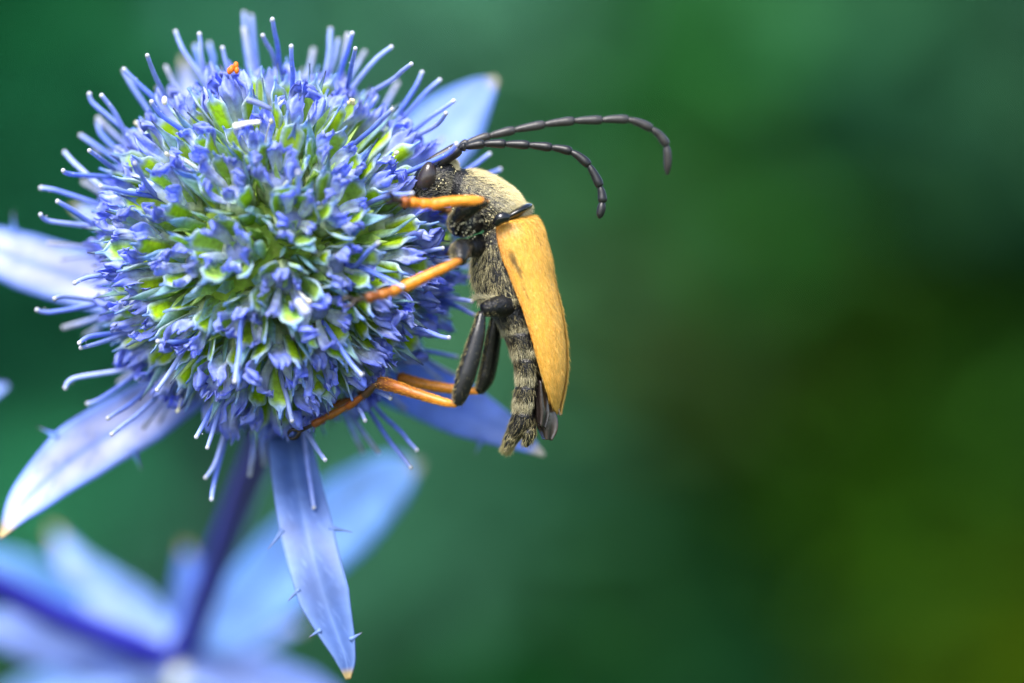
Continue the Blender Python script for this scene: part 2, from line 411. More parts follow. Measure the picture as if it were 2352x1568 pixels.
SEPALS = [[sepal_mesh(200 + k * 7 + i).mesh('sepal', M_SEPAL, M=rotated(None, i * 2 * math.pi / 5)) for i in range(5)] for k in range(NV)]
BRACTLETS = [bractlet_mesh(300 + k).mesh('bractlet', M_SEPAL, M=rotated(None, (0, 2.2, 4.1)[k // NV])) for k in range(3 * NV)]
STAMENS = [stamen_mb(400 + k).mesh('stamen', M_STYLE) for k in range(4)]
OVARY = ovary_mb().mesh('floret', M_CORE)
def joined_floret(seed):
    mb = MB()
    for i in range(5):
        for f, a0 in ((petal_mesh(seed + i, False), .63), (sepal_mesh(seed + 50 + i, False), 0)):
            R = rotz(None, i * 2 * math.pi / 5 + a0)
            mb.add(np.vstack(f.v) @ R.T, f.f, np.vstack(f.c))
    b = bractlet_mesh(seed + 90); mb.add(np.vstack(b.v), b.f, np.vstack(b.c))
    for s_ in (-1, 1):
        tube(mb, [(s_ * .12, 0, 1.3), (s_ * .3, .1, 2.8), (s_ * .55, .15, 4.3), (s_ * 1.0, .2, 5.6)], [.13, .125, .12, .11], 6, np.array([STY, STY, STY_L, TIPW]), n=8)
    o = ovary_mb(); mb.add(np.vstack(o.v), o.f, np.vstack(o.c))
    return mb.mesh('floret', M_PETAL)
JOINED = [joined_floret(600 + 100 * k) for k in range(3)]

# where each floret stands: those that the photograph shows, then the rest of the head filled in between
seeds = [(510, 418), (679, 485), (520, 577), (669, 659), (630, 369), (559, 754), (757, 754), (803, 475), (806, 616), (785, 341), (428, 334), (347, 447),
         (393, 613), (407, 782), (539, 219), (440, 240), (377, 270), (299, 339), (262, 470), (688, 240), (642, 165), (790, 222), (872, 262), (936, 335),
         (907, 400), (985, 505), (288, 560), (290, 655), (246, 695), (310, 748), (295, 833), (387, 890), (500, 890), (511, 990), (639, 861), (745, 865),
         (850, 850), (907, 766), (900, 690), (960, 600), (996, 665), (965, 785), (706, 945), (860, 925), (640, 1000), (590, 285), (720, 160)]
RO = 9.0
def front_dir(x, y, R=RO):
    d = 5.0
    for _ in range(4):
        p = W(x, y, d); q = p - C0; rr = math.hypot(q[0], q[2])
        d = 5.0 - math.sqrt(max(R * R - rr * rr, 0.04))
    return nrm(W(x, y, d) - C0)
dirs = [front_dir(*p) for p in seeds]; front = [True] * len(dirs)
NF = 3000
for i in range(NF):
    z = 1 - 2 * (i + .5) / NF; r = math.sqrt(1 - z * z); a = i * 2.399963
    u1 = nrm(np.cross(AX, [1., 0, 0])); u2 = np.cross(AX, u1)
    d = AX * z + u1 * r * math.cos(a) + u2 * r * math.sin(a)
    if z < -.72: continue
    dd = min(math.acos(max(-1, min(1, float(np.dot(d, q))))) for q in dirs)
    if dd > math.radians(18.5): dirs.append(d); front.append(bool(d[1] < .18))
florets = []
cm = MB(); blob(cm, C0, np.diag([RC, RC, RC]) , (.40, .60, .08), 36, 26)
tube(cm, [C0 - AX * 7.8, C0 - AX * 5.5], [1.6, 3.2], 20, (.12, .22, .14))
obj('receptacle', cm.mesh('receptacle', M_CORE, plant_base), plant)
cnt = 0
for i, d in enumerate(dirs):
    d = np.array(d)
    base_side = -AX + d * np.dot(AX, d)
    bx = nrm(base_side) if np.linalg.norm(base_side) > .05 else nrm(np.cross(d, [1., 0, 0]))
    sp = rng.uniform(-.35, .35)
    by = np.cross(d, bx)
    x_ = bx * math.cos(sp) + by * math.sin(sp); y_ = np.cross(d, x_)
    dz = nrm(d + rng.normal(size=3) * .05); y_ = nrm(np.cross(dz, x_)); x_ = np.cross(y_, dz)
    sc = rng.uniform(1.04, 1.22)
    pos = C0 + d * (RC - .35 - .5 * (sc - 1.1)) - plant_base
    M = Matrix(((x_[0] * sc, y_[0] * sc, dz[0] * sc, pos[0] * .001), (x_[1] * sc, y_[1] * sc, dz[1] * sc, pos[1] * .001), (x_[2] * sc, y_[2] * sc, dz[2] * sc, pos[2] * .001), (0, 0, 0, 1)))
    if front[i] and cnt < 60:
        cnt += 1
        f = obj('floret', OVARY, plant); f.matrix_local = M; k = int(rng.integers(NV)); k2 = int(rng.integers(NV))
        young = float(np.clip((np.dot(d, nrm(np.array([-.05, -1., .05]))) - .55) / .35, 0, 1))
        for q in range(5):
            pe = obj('petal', PETALS[k][q], f); pe.scale = (1 - .08 * young, 1 - .08 * young, 1 - .08 * young); obj('sepal', SEPALS[k2][q], f)
        for q in range(2): obj('bractlet', BRACTLETS[q * NV + int(rng.integers(NV))], f)
        if i % 7 == 3: obj('stamen', STAMENS[i % 4], f)
        florets.append((f, M, d))
    else:
        f = obj('floret', JOINED[i % 3], plant); f.matrix_local = M

ch = MB()
for i in range(1200):
    d = nrm(rng.normal(size=3))
    if d[1] > .5: continue
    tilt = nrm(d + rng.normal(size=3) * .16); sd_ = nrm(np.cross(tilt, rng.normal(size=3))); nn = np.cross(tilt, sd_)
    h = rng.uniform(1.2, 3.0); wd = rng.uniform(.2, .36); b0_ = C0 + d * (RC - .1); k = rng.random()
    c0_ = np.array([.34, .54, .10]) * (.7 + .6 * k); c1_ = np.array([.50, .70, .22]) if k < .6 else np.array([.30, .48, .72])
    tn = nn * .25 * (k - .3)
    ch.add([b0_ - sd_ * wd * .6, b0_ + sd_ * wd * .6, b0_ + tilt * h * .55 + sd_ * wd + tn, b0_ + tilt * h + tn * 2, b0_ + tilt * h * .55 - sd_ * wd + tn, b0_ + tilt * h * .55 - nn * .16 + tn], [(0, 1, 5), (1, 2, 5), (2, 3, 5), (3, 4, 5), (4, 0, 5)], np.array([c0_, c0_, c1_, c1_ * .9, c1_, c0_ * .6 + c1_ * .4]))
obj('chaff', ch.mesh('chaff', M_SEPAL, plant_base), plant, kind='stuff')

# styles, one by one as the photograph shows them: root, tip, depth shift at the tip, bow
S = []
def st(q, tip, root, mid=None, b=None): S.append((q(*tip), q(*root), q(*mid) if mid else None, b))
st(qa, (1390, 85), (1420, 430), None, 9.5); st(qa, (1437, 105), (1470, 420), None, 10); st(qa, (945, 205), (1130, 520), (1010, 350), 5.5); st(qa, (1100, 220), (1140, 500), None, 4)
st(qa, (1075, 300), (1110, 440), None, 10.5); st(qa, (1165, 285), (1190, 470), None, 10); st(qa, (1250, 310), (1320, 640)); st(qa, (762, 360), (930, 720), (830, 530), 1.5)
st(qa, (610, 450), (920, 740), (720, 560), 4); st(qa, (610, 460), (800, 760), (690, 600), 8); st(qa, (385, 610), (600, 830), (430, 690), 4.5); st(qa, (465, 620), (650, 920), (560, 750), 3)
st(qa, (440, 790), (550, 960), (470, 880), 8.5); st(qa, (330, 880), (580, 1050), (450, 960), 7.5); st(qa, (385, 978), (620, 1150), (470, 1040), 1.2); st(qa, (225, 990), (450, 1200), (310, 1080), 6.5)
st(qa, (215, 1108), (600, 1160), (300, 1135), 1.5); st(qa, (70, 1220), (460, 1330), (200, 1245), 5); st(qa, (178, 1308), (480, 1500), (300, 1380), 2.6); st(qa, (68, 1395), (400, 1470), (150, 1440), 3)
st(qa, (790, 660), (1085, 910), (880, 770), -1.5); st(qa, (460, 1210), (820, 1280), None, -2); st(qa, (680, 1060), (830, 1280), None, -3)
st(qb, (140, 230), (230, 460), None, 3); st(qb, (203, 125), (250, 480), None, 2); st(qb, (325, 300), (325, 700), None, -1.2); st(qb, (580, 190), (555, 440), None, 8); st(qb, (630, 260), (580, 460), None, 8.5)
st(qb, (722, 215), (640, 480), None, 3); st(qb, (742, 315), (680, 600), None, .5); st(qb, (975, 305), (730, 560), (850, 410), 4); st(qb, (1105, 415), (820, 620), None, 1.5)
st(qb, (1175, 470), (990, 780), (1110, 600), 4.5); st(qb, (1290, 520), (1040, 780), (1180, 620), 4.8); st(qb, (1380, 655), (1060, 900), None, 2.4); st(qb, (1330, 735), (1050, 930), (1240, 830), .8)
st(qb, (1400, 935), (1010, 1150), (1300, 1020), -1.9); st(qb, (980, 710), (730, 940), None, -1.5); st(qb, (1110, 1255), (870, 1300), None, -3.2); st(qb, (370, 1120), (360, 1270), None, -6)
st(z1, (905, 450), (700, 590), None, 5.5); st(z1, (980, 560), (780, 640), None, 6)
st(qc, (290, 270), (680, 200), (420, 225), 0.5); st(qc, (160, 372), (500, 390), (260, 360), 2.2); st(qc, (45, 445), (480, 400), (170, 455), 4); st(qc, (320, 660), (700, 575), (430, 610), .5)
st(qc, (330, 692), (700, 575), (480, 650), 1); st(qc, (228, 950), (620, 830), (320, 880), 5); st(qc, (375, 1055), (640, 900), (480, 1010), 5.5); st(qc, (505, 1150), (740, 980), None, 3)
st(qc, (530, 1255), (850, 980), None, 2.8); st(qc, (825, 965), (1030, 660), (920, 830), -.5); st(qc, (1330, 910), (1370, 540), None, -3.6); st(qc, (1080, 1270), (1240, 980), None, 1)
st(qc, (1152, 1340), (1270, 990), None, 1); st(qc, (1140, 1535), (1270, 1230), (1210, 1420), 3.5); st(qc, (830, 650), (1040, 640), None, -1.5)
S.append(((486, 1146), (518, 1010), (495, 1095), 3.5)); S.append(((721, 1165), (700, 1010), None, 4))
st(qd, (330, 1165), (260, 880), None, -.6); st(qd, (780, 865), (570, 580), (690, 760), -2.4); st(qd, (970, 1020), (740, 880), None, .2); st(qd, (805, 1165), (710, 930), None, .4)
st(qd, (545, 1420), (360, 1120), (470, 1310), 1.2); st(qd, (1100, 1470), (840, 1110), None, 3); st(qd, (1140, 1355), (900, 1110), None, 3); st(qd, (1350, 625), (1030, 500), (1250, 600), -.3)
st(qd, (1500, 390), (1250, 330), None, 1.8); st(qd, (1520, 480), (1300, 390), None, 3); st(qd, (1050, 295), (780, 170), None, -3.7); st(qd, (1310, 45), (1080, 75), None, .4)
st(qd, (1400, 130), (1150, 110), None, 1.4); st(qd, (1400, 750), (1150, 700), None, 6); st(qd, (890, 10), (740, 160), None, -4)
pal = [STY, STY * .9, STY * .6 + STY_L * .4, STY_L]
for n_, (tip, root, mid, b) in enumerate(S):
    # the root lies on the floret mouths (a ball of 8 mm), the tip farther out
    rd = front_dir(root[0], root[1], 8.2); rr = C0 + rd * 8.2
    q = W(root[0], root[1], 5.0) - C0; rim = math.hypot(q[0], q[2])
    dep = 5.0 - math.sqrt(max(8.2 ** 2 - rim ** 2, 0)) if rim < 8.2 else 5.0
    if b is None: b = dep - .6
    if b > 6.5: dep = b - 1.5
    P0 = W(root[0], root[1], dep); P2 = W(tip[0], tip[1], b)
    mdep = dep * .45 + b * .55
    P1 = W(mid[0], mid[1], mdep) if mid else (P0 + P2) / 2 + rng.normal(size=3) * .06
    inner = P0 + nrm(C0 - P0) * .9
    best = max(florets, key=lambda t: float(np.dot(t[2], nrm(P0 - C0))))
    tone = pal[n_ % 4] if n_ not in (30, 31) else STY_L
    mb = MB()
    tube(mb, [inner, P0, P1, P0 * .12 + P1 * .2 + P2 * .68 if mid is None else (P1 + P2) / 2 + (P1 - (P0 + P2) / 2) * .25, P2], [.13, .135, .125, .12, .11], 9, np.array([PET_DK, tone * .8, tone, tone * .6 + STY_L * .4, STY_L]), n=16)
    blob(mb, P2, np.diag([.125, .125, .13]), TIPW, 8, 6)
    for _ in range(3):
        t = rng.uniform(.2, 1); pp = P1 * (1 - t) + P2 * t + rng.normal(size=3) * .03
        blob(mb, pp + nrm(rng.normal(size=3)) * .12, np.eye(3) * .035, (.6, .62, .75), 6, 4)
    me = mb.mesh('style', M_STYLE, plant_base)
    o = obj('style', me, best[0]); o.matrix_parent_inverse = best[1].inverted()
# loose bits caught in the florets
def bit(name, mb, at, label=None):
    best = max(florets, key=lambda t: float(np.dot(t[2], nrm(at - C0))))
    o = obj(name, mb.mesh(name, M_STYLE, plant_base), best[0], label=label); o.matrix_parent_inverse = best[1].inverted()
p = W(538, 163, -.4); mb = MB()
for k in range(5): blob(mb, p + rng.normal(size=3) * .12, np.diag([.14, .14, .2]), (.75, .22, .02), 8, 5)
bit('anther', mb, p, 'orange crumpled anther caught on a style')
mb = MB(); a, b = W(542, 289, -3.6), W(597, 280, -3.4); tube(mb, [a, (a + b) / 2 + [0, 0, .05], b], [.13, .11, .10], 8, (.85, .84, .78), n=8); blob(mb, a, np.eye(3) * .17, (.85, .83, .74), 8, 5)
bit('filament', mb, a, 'pale cream fallen filament')
mb = MB(); a, b = W(568, 228, -1.7), W(622, 250, -1.6); tube(mb, [a, (a + b) / 2 + [0, 0, .04], b], [.16, .15, .12], 8, (.25, .30, .62), n=8); bit('filament', mb, a)
mb = MB(); p = W(807, 231, -.5)
for k in range(4): blob(mb, p + rng.normal(size=3) * .11, np.eye(3) * .11, (.80, .74, .45), 7, 5)
bit('pollen', mb, p)
mb = MB(); a, b = W(683, 690, -5.2), W(705, 720, -5.2); tube(mb, [a, b], [.22, .32], 9, (.50, .54, .80), n=6); bit('filament', mb, a)
mb = MB(); p = W(378, 231, 1.2); blob(mb, p, np.diag([.16, .16, .26]), (.85, .82, .68), 8, 5); bit('pollen', mb, p)

# involucral bracts and the leaves at the branching node
def bract(name, pts, widths, cols, spines=(), tipcol=(.50, .36, .16), fold=.25, face=(0, -1, .25), n=64, m=17, th=.16):
    """pts (x, y, depth) along the midrib; widths in picture units; cols (centre, edge)"""
    P = spline([W(*p) for p in pts], n); T = nrm(np.gradient(P, axis=0))
    t = np.linspace(0, 1, n); wd = np.interp(t, np.linspace(0, 1, len(widths)), widths) / PX / 2
    sd = nrm(np.cross(T, np.asarray(face, float))); N_ = nrm(np.cross(sd, T))
    v = np.linspace(-1, 1, m); g = np.zeros((n, m, 3)); c = np.zeros((n, m, 3)); cc, ce = np.asarray(cols[0]), np.asarray(cols[1])
    r = np.random.default_rng(int(abs(pts[0][0] * 7 + pts[-1][1])))
    ph = r.uniform(0, 6, 3)
    for i in range(n):
        for j in range(m):
            lift = -fold * wd[i] * (1 - abs(v[j])) + .10 * wd[i] * math.sin(9 * t[i] + 2 * v[j] + ph[0])
            g[i, j] = P[i] + sd[i] * v[j] * wd[i] + N_[i] * lift
            e = np.clip((abs(v[j]) - .45) / .5, 0, 1) ** 1.3
            e = max(e, .75 * math.exp(-(v[j] / .13) ** 2))       # the midrib
            vein = .55 * max(0, math.sin(46 * t[i] - 9 * abs(v[j]) + ph[1] + (1.3 if v[j] > 0 else 0))) ** 10 * (abs(v[j]) < .9)
            e = min(1, max(e, vein)); col = cc * (1 - e) + ce * e
            k = np.clip((t[i] - .91) / .05, 0, 1); c[i, j] = col * (1 - k) + np.asarray(tipcol) * k
    mb = MB(); sheet(mb, g, th, c)
    o = obj(name, mb.mesh(name, M_BRACT, plant_base), plant)
    for (tt, side, ln, fwd) in spines:
        i = int(tt * (n - 1)); p0 = g[i, 0 if side < 0 else m - 1]; d = nrm(sd[i] * side + T[i] * fwd)
        sb = MB(); tube(sb, [p0 - d * .25, p0 + d * ln * .26, p0 + d * ln * .66], [.15 + .06 * (ln > 1), .06, .012], 7, np.array([ce, ce * .9, (.20, .16, .22)]), n=6)
        obj('spine', sb.mesh('spine', M_BRACT, plant_base), o)
    return o
LIL = (.52, .56, .82); BLU = (.12, .24, .74); SKY = (.24, .36, .78); PALE = (.34, .45, .80)
b0 = (622, 760, 13)
bract('involucral_bract', [b0, (650, 900, 10.5), (672, 1050, 6.5), (705, 1220, 3.6), (745, 1370, 2.3), (790, 1500, 2.2), (800, 1560, 2.4)], [84, 100, 108, 128, 120, 54, 12], ((.085, .16, .44), (.17, .28, .62)), [(.52, -1, 1.5, .5), (.50, 1, 1.6, .9), (.64, 1, .9, .6), (.76, 1, .7, .2), (.80, -1, .7, -.2)], fold=.18)
bract('involucral_bract', [(610, 740, 13), (480, 850, 11.5), (330, 950, 10), (180, 1040, 8.5), (60, 1150, 7), (0, 1235, 6)], [80, 120, 150, 148, 90, 8], ((.43, .47, .75), BLU), [(.48, -1, 1.5, .2), (.62, 1, 1.4, .4)], fold=.12)
bract('involucral_bract', [(610, 730, 13), (430, 700, 13), (230, 650, 13), (60, 600, 12.5), (-130, 530, 12), (-260, 480, 12)], [80, 120, 140, 140, 90, 8], (LIL, BLU), [(.66, 1, 1.6, .4)], fold=.12)
bract('involucral_bract', [(630, 720, 14), (800, 540, 16), (930, 400, 17), (1030, 290, 17.5), (1095, 220, 17.5), (1140, 180, 17.5)], [90, 140, 190, 180, 90, 10], (SKY, BLU), (), tipcol=(.52, .46, .36), fold=.1)
bract('involucral_bract', [(640, 750, 13), (780, 800, 12), (920, 870, 11), (1060, 940, 9.8), (1170, 995, 9), (1250, 1045, 8.5)], [90, 130, 150, 130, 75, 8], ((.22, .36, .90), (.16, .29, .84)), [(.72, 1, 1.2, .1)], tipcol=(.52, .48, .40), fold=.15)
bract('involucral_bract', [(615, 715, 14), (540, 560, 17), (480, 380, 19), (440, 230, 20), (420, 130, 20)], [80, 110, 110, 70, 8], (LIL, BLU), (), tipcol=(.52, .47, .36), fold=.1)
bract('involucral_bract', [(610, 720, 14), (480, 630, 16), (340, 550, 17.5), (230, 500, 18.5), (165, 475, 19)], [80, 100, 95, 55, 8], (PALE, BLU), (), tipcol=(.45, .42, .22), fold=.1)
# stem, branch and node
def stemobj(name, pts, rad, col, parent=plant):
    mb = MB(); tube(mb, [W(*p) if len(p) == 3 else p for p in pts], rad, 14, col, n=50); return obj(name, mb.mesh(name, M_STEM, plant_base), parent)
pB = C0 - AX * 7.0
node = W(405, 1540, 42); lo = W(390, 1800, 46)
def px_of(p):
    k = (CAM_D + p[1]) / CAM_D; return (p[0] * PX / k + 1176, 784 - (p[2] - EYE) * PX / k, p[1])
ground_pt = np.array([plant_base[0], plant_base[1], -8.])
mb = MB(); path = [pB, W(603, 1000, 19), W(560, 1130, 24), W(495, 1300, 32), W(440, 1450, 39), node, lo]
tube(mb, path, [1.1, .95, .9, .85, .9, 1.1, 1.2], 14, np.array([(.05, .05, .30), (.05, .045, .25), (.045, .04, .28), (.03, .03, .33), (.025, .028, .36), (.05, .06, .34), (.06, .10, .25)]), n=60)
st_o = obj('stem', mb.mesh('stem', M_STEM, plant_base), plant)
mb = MB(); tube(mb, [lo, (lo * .5 + ground_pt * .5) + [4, 6, 0], ground_pt], [1.2, 2.0, 3.0], 12, (.05, .10, .12), n=30)
obj('stem', mb.mesh('stem', M_STEM, plant_base), plant)
br = [node, W(330, 1492, 39.5), W(150, 1422, 36), W(0, 1350, 33), W(-250, 1230, 26), W(-470, 1040, 19)]
mb = MB(); tube(mb, br, [1.0, .9, .85, .85, .85, .9], 14, (.028, .026, .42), n=40); obj('branch', mb.mesh('branch', M_STEM, plant_base), plant)
NB = 'node_leaf'
bract(NB, [(425, 1530, 42), (432, 1440, 42.5), (440, 1350, 43), (425, 1250, 43)], [50, 95, 100, 10], ((.14, .27, .70), (.10, .20, .66)))
bract(NB, [(430, 1530, 41), (540, 1420, 40), (660, 1300, 38), (800, 1180, 34.5), (900, 1100, 32), (965, 1065, 31)], [90, 170, 215, 215, 140, 10], ((.26, .48, .92), (.17, .40, .88)), tipcol=(.45, .47, .42), fold=.2)
bract(NB, [(415, 1535, 41), (300, 1410, 43), (190, 1320, 45), (120, 1215, 47)], [100, 150, 110, 10], ((.22, .34, .74), (.14, .28, .66)))
bract(NB, [(400, 1535, 43), (220, 1430, 44), (60, 1330, 44.5), (-90, 1240, 45)], [90, 150, 130, 10], ((.11, .28, .60), (.10, .24, .56)))
bract(NB, [(400, 1545, 40), (230, 1500, 38.5), (60, 1450, 37.5), (-120, 1430, 37)], [100, 150, 150, 10], ((.26, .37, .78), (.17, .28, .72)))
bract(NB, [(390, 1560, 42), (220, 1560, 43), (60, 1600, 44), (-80, 1660, 45)], [90, 120, 110, 10], ((.20, .34, .70), (.14, .29, .62)))
bract(NB, [(420, 1545, 40), (560, 1555, 38), (700, 1590, 37), (830, 1640, 36)], [100, 140, 120, 10], ((.26, .37, .78), (.17, .28, .72)))
bract(NB, [(430, 1530, 43), (530, 1470, 45), (620, 1440, 47), (700, 1430, 48)], [80, 120, 90, 10], ((.26, .36, .76), (.17, .29, .68)))
mb = MB(); blob(mb, node + [0, 0, -.5], np.diag([2.4, 2.2, 1.6]), (.45, .50, .42), 16, 10); obj('node', mb.mesh('node', M_STEM, plant_base), plant)
# the second head that the branch carries, beyond the frame but for one bract tip
C2 = W(-520, 960, 18); A2 = nrm(C2 - br[-1])
cm = MB(); blob(cm, C2, np.eye(3) * 4.6, (.16, .30, .05), 24, 16); tube(cm, [br[-1], C2], [1.2, 2.2], 12, (.06, .07, .34)); obj('receptacle', cm.mesh('receptacle', M_CORE, plant_base), plant)
bract('involucral_bract', [(-480, 1000, 20), (-330, 980, 18), (-180, 945, 17), (-60, 910, 17), (18, 885, 17)], [80, 130, 130, 90, 10], (SKY, BLU), (), tipcol=(.22, .34, .74))
u1 = nrm(np.cross(A2, [1., 0, 0])); u2 = np.cross(A2, u1)
for i in range(44):
    z = 1 - 1.75 * (i + .5) / 44; r = math.sqrt(1 - z * z); a = i * 2.399963
    d = A2 * z + u1 * r * math.cos(a) + u2 * r * math.sin(a); x_ = nrm(np.cross(d, [.3, .2, 1])); y_ = np.cross(d, x_); k = .78; pos = C2 + d * 4.4 - plant_base
    f = obj('floret', JOINED[i % 3], plant)
    f.matrix_local = Matrix(((x_[0] * k, y_[0] * k, d[0] * k, pos[0] * .001), (x_[1] * k, y_[1] * k, d[1] * k, pos[1] * .001), (x_[2] * k, y_[2] * k, d[2] * k, pos[2] * .001), (0, 0, 0, 1)))

# ------------------------------------------------------------------ the beetle
YB = 1.0                                     # depth of its mid plane
bbase = W(1130, 700, YB)
beetle = empty('longhorn_beetle', bbase)
tag(beetle, 'orange-winged longhorn beetle with black furry body clinging to the blue flower head', 'beetle')
BLK = np.array([.0045, .0045, .005]); BRN = np.array([.05, .025, .012])
A1 = lambda x, y: np.array(z1(x, y)); A2_ = lambda x, y: np.array(z2(x, y))
stn = [  # ventral point, dorsal point, half breadth mm
    (A1(352, 778), A1(336, 728), .35), (A1(392, 795), A1(350, 650), .75), (A1(455, 785), A1(400, 560), 1.05), (A1(530, 768), A1(520, 508), 1.15), (A1(590, 760), A1(635, 503), 1.10),
    (A1(622, 770), A1(672, 545), .95), (A1(640, 850), A1(735, 553), 1.10), (A1(652, 950), A1(845, 572), 1.42), (A1(720, 1000), A1(960, 622), 1.62), (A1(800, 995), A1(1065, 692), 1.70),
    (A1(860, 985), A1(1128, 765), 1.62), (A1(868, 1005), A1(1150, 826), 1.42), (A1(850, 1030), A1(1122, 856), 1.18), (A1(812, 1062), A1(1150, 905), 1.5), (A1(785, 1120), A1(1180, 985), 1.8),
    (A1(778, 1190), A1(1200, 1090), 1.9), (A1(770, 1270), A1(1215, 1230), 1.92), (A1(780, 1370), A1(1240, 1370), 1.9), (A1(822, 1470), A1(1265, 1480), 1.85),
    (A2_(1165, 225), A2_(1590, 170), 1.8), (A2_(1250, 320), A2_(1610, 290), 1.7), (A2_(1330, 440), A2_(1640, 400), 1.62), (A2_(1362, 500), A2_(1655, 470), 1.5), (A2_(1378, 530), A2_(1660, 510), 1.56), (A2_(1415, 620), A2_(1672, 600), 1.52),
    (A2_(1440, 695), A2_(1672, 685), 1.36), (A2_(1448, 725), A2_(1676, 725), 1.42), (A2_(1462, 820), A2_(1676, 820), 1.38), (A2_(1476, 905), A2_(1655, 915), 1.2), (A2_(1462, 940), A2_(1660, 950), 1.26),
    (A2_(1448, 1030), A2_(1650, 1030), 1.2), (A2_(1450, 1115), A2_(1628, 1130), 1.02), (A2_(1438, 1150), A2_(1632, 1165), 1.05), (A2_(1405, 1250), A2_(1625, 1240), .95), (A2_(1372, 1335), A2_(1530, 1325), .70), (A2_(1362, 1405), A2_(1462, 1400), .45), (A2_(1385, 1440), A2_(1440, 1425), .22)]
arr = np.array([list(v) + list(d) + [h] for v, d, h in stn])
NR, NM = 190, 48
ss = spline(arr, NR); phi = np.linspace(0, 2 * np.pi, NM, endpoint=False)
body = np.zeros((NR, NM, 3))
for i in range(NR):
    V, D, h = W(ss[i, 0], ss[i, 1], YB), W(ss[i, 2], ss[i, 3], YB), ss[i, 4]
    c = (V + D) / 2; e = (D - V) / 2
    cs, sn = np.cos(phi), np.sin(phi); ex = .88
    cx = np.sign(cs) * np.abs(cs) ** ex; sx = np.sign(sn) * np.abs(sn) ** ex
    body[i] = c + cx[:, None] * e - sx[:, None] * np.array([0, h, 0])
mb = MB(); F = gridfaces(NR, NM, True)
V = body.reshape(-1, 3); k = len(V); V = np.vstack([V, body[0].mean(0), body[-1].mean(0)])
F += [(k, (j + 1) % NM, j) for j in range(NM)] + [(k + 1, (NR - 1) * NM + j, (NR - 1) * NM + (j + 1) % NM) for j in range(NM)]
mb.add(V, F, BLK); obj('body', mb.mesh('body', M_CHITIN, bbase), beetle)
# fur over the body
gp = np.concatenate([body, body[:, :1]], 1); gn = gridnormals(gp); cen = body.mean(1)
if np.mean(np.sum(gn * (gp - cen[:, None]), -1)) < 0: gn = -gn
gt = nrm(np.gradient(gp, axis=0))
seg_u = np.linspace(0, len(stn) - 1, NR)
def sample_body(n, u0, u1, f0, f1, soft=0.):
    """random points, u in station numbers, f angle 0 dorsal .. pi ventral on the near side"""
    u = (u0 + (u1 - u0) * (rng.beta(1.6, 1.0, n) if soft else rng.random(n))) / (len(stn) - 1) * (NR - 1.001); f = (np.abs(rng.normal(size=n)) * soft * (1 if f1 < 3.3 else -1) if soft else rng.uniform(f0, f1, n)) % (2 * np.pi) / (2 * np.pi) * NM
    i = u.astype(int); j = np.clip(f.astype(int), 0, NM - 1); a = (u - i)[:, None]; b = (f - j)[:, None]
    ip = np.minimum(i + 1, NR - 1)
    P = (gp[i, j] * (1 - a) + gp[ip, j] * a) * (1 - b) + (gp[i, j + 1] * (1 - a) + gp[ip, j + 1] * a) * b
    return P, gn[i, j], gt[i, j]
fur = MB()
GOLD = np.array([.62, .53, .26]); PALEH = np.array([.70, .64, .42]); SILV = np.array([.56, .52, .38]); DKH = np.array([.10, .085, .05])
def furpatch(n, u0, u1, f0, f1, L, lift, col, wid=.018, drop=0., soft=0.):
    n = int(n * 1.75); wid = wid * .55; L = L * 1.05
    P, N_, T_ = sample_body(n, u0, u1, f0, f1, soft)
    D = nrm(T_ + N_ * lift + rng.normal(size=P.shape) * .16 + np.array([0, 0, -drop]))
    c = np.asarray(col) * np.clip(1 + .22 * rng.normal(size=(n, 1)), .4, 1.5)
    hairs(fur, P - N_ * .01, D, L * rng.uniform(.6, 1.25, n), wid, c)
PI = math.pi
for s_ in (1, -1):
    q = 1 if s_ > 0 else .45
    n_ = lambda x: int(x * q)
    fr = lambda a, b: (a, b) if s_ > 0 else (2 * PI - b, 2 * PI - a)
    furpatch(n_(900), 3.4, 4.9, *fr(0, .6), .30, .7, PALEH)                  # tuft on top of the head
    furpatch(n_(330), 1.2, 4.6, *fr(1.2, 3.1), .26, .5, SILV * .7, .014)
    furpatch(n_(3600), 6.0, 11.3, *fr(0, 1.02), .32, .34, PALEH * np.array([1.18, 1.16, 1.08]), .013, soft=.62)             # pronotum back, dense
    furpatch(n_(900), 10.3, 11.4, *fr(0, .9), .55, .8, PALEH)
    furpatch(n_(520), 6.0, 11.3, *fr(.95, 1.55), .28, .4, SILV * .9)
    furpatch(n_(300), 6.2, 11.0, *fr(1.5, 3.1), .24, .5, SILV * .7, .014)
    furpatch(n_(300), 12.2, 14.5, *fr(.9, 3.1), .28, .4, SILV * .7, .014)
    furpatch(n_(620), 14.3, 18.3, *fr(1.0, 3.14), .46, .24, GOLD * .95 + .05, .015)   # breast
    furpatch(n_(480), 18.0, 19.3, *fr(1.2, 3.14), .42, .26, PALEH, .015)
    for (ua, ub) in ((20.3, 22.1), (22.9, 25.0), (25.9, 28.0), (28.8, 31.0)):
        furpatch(n_(170), ua, ub, *fr(.9, 3.14), .34, .22, GOLD * .55, .010)
        furpatch(n_(60), ub - 1.4, ub - .4, *fr(.9, 3.14), .34, .22, PALEH * .85, .012); furpatch(n_(170), ub - .9, ub - .12, *fr(.9, 3.14), .34, .22, PALEH * .9, .012)
    furpatch(n_(300), 32, 35.6, *fr(.2, 3.14), .34, .24, GOLD * .5, .010)
    furpatch(n_(260), 34.6, 35.9, *fr(0, 3.14), .40, .4, GOLD * .9, .012)
obj('hair', fur.mesh('hair', M_HAIR, bbase, smooth=False), beetle, kind='stuff')
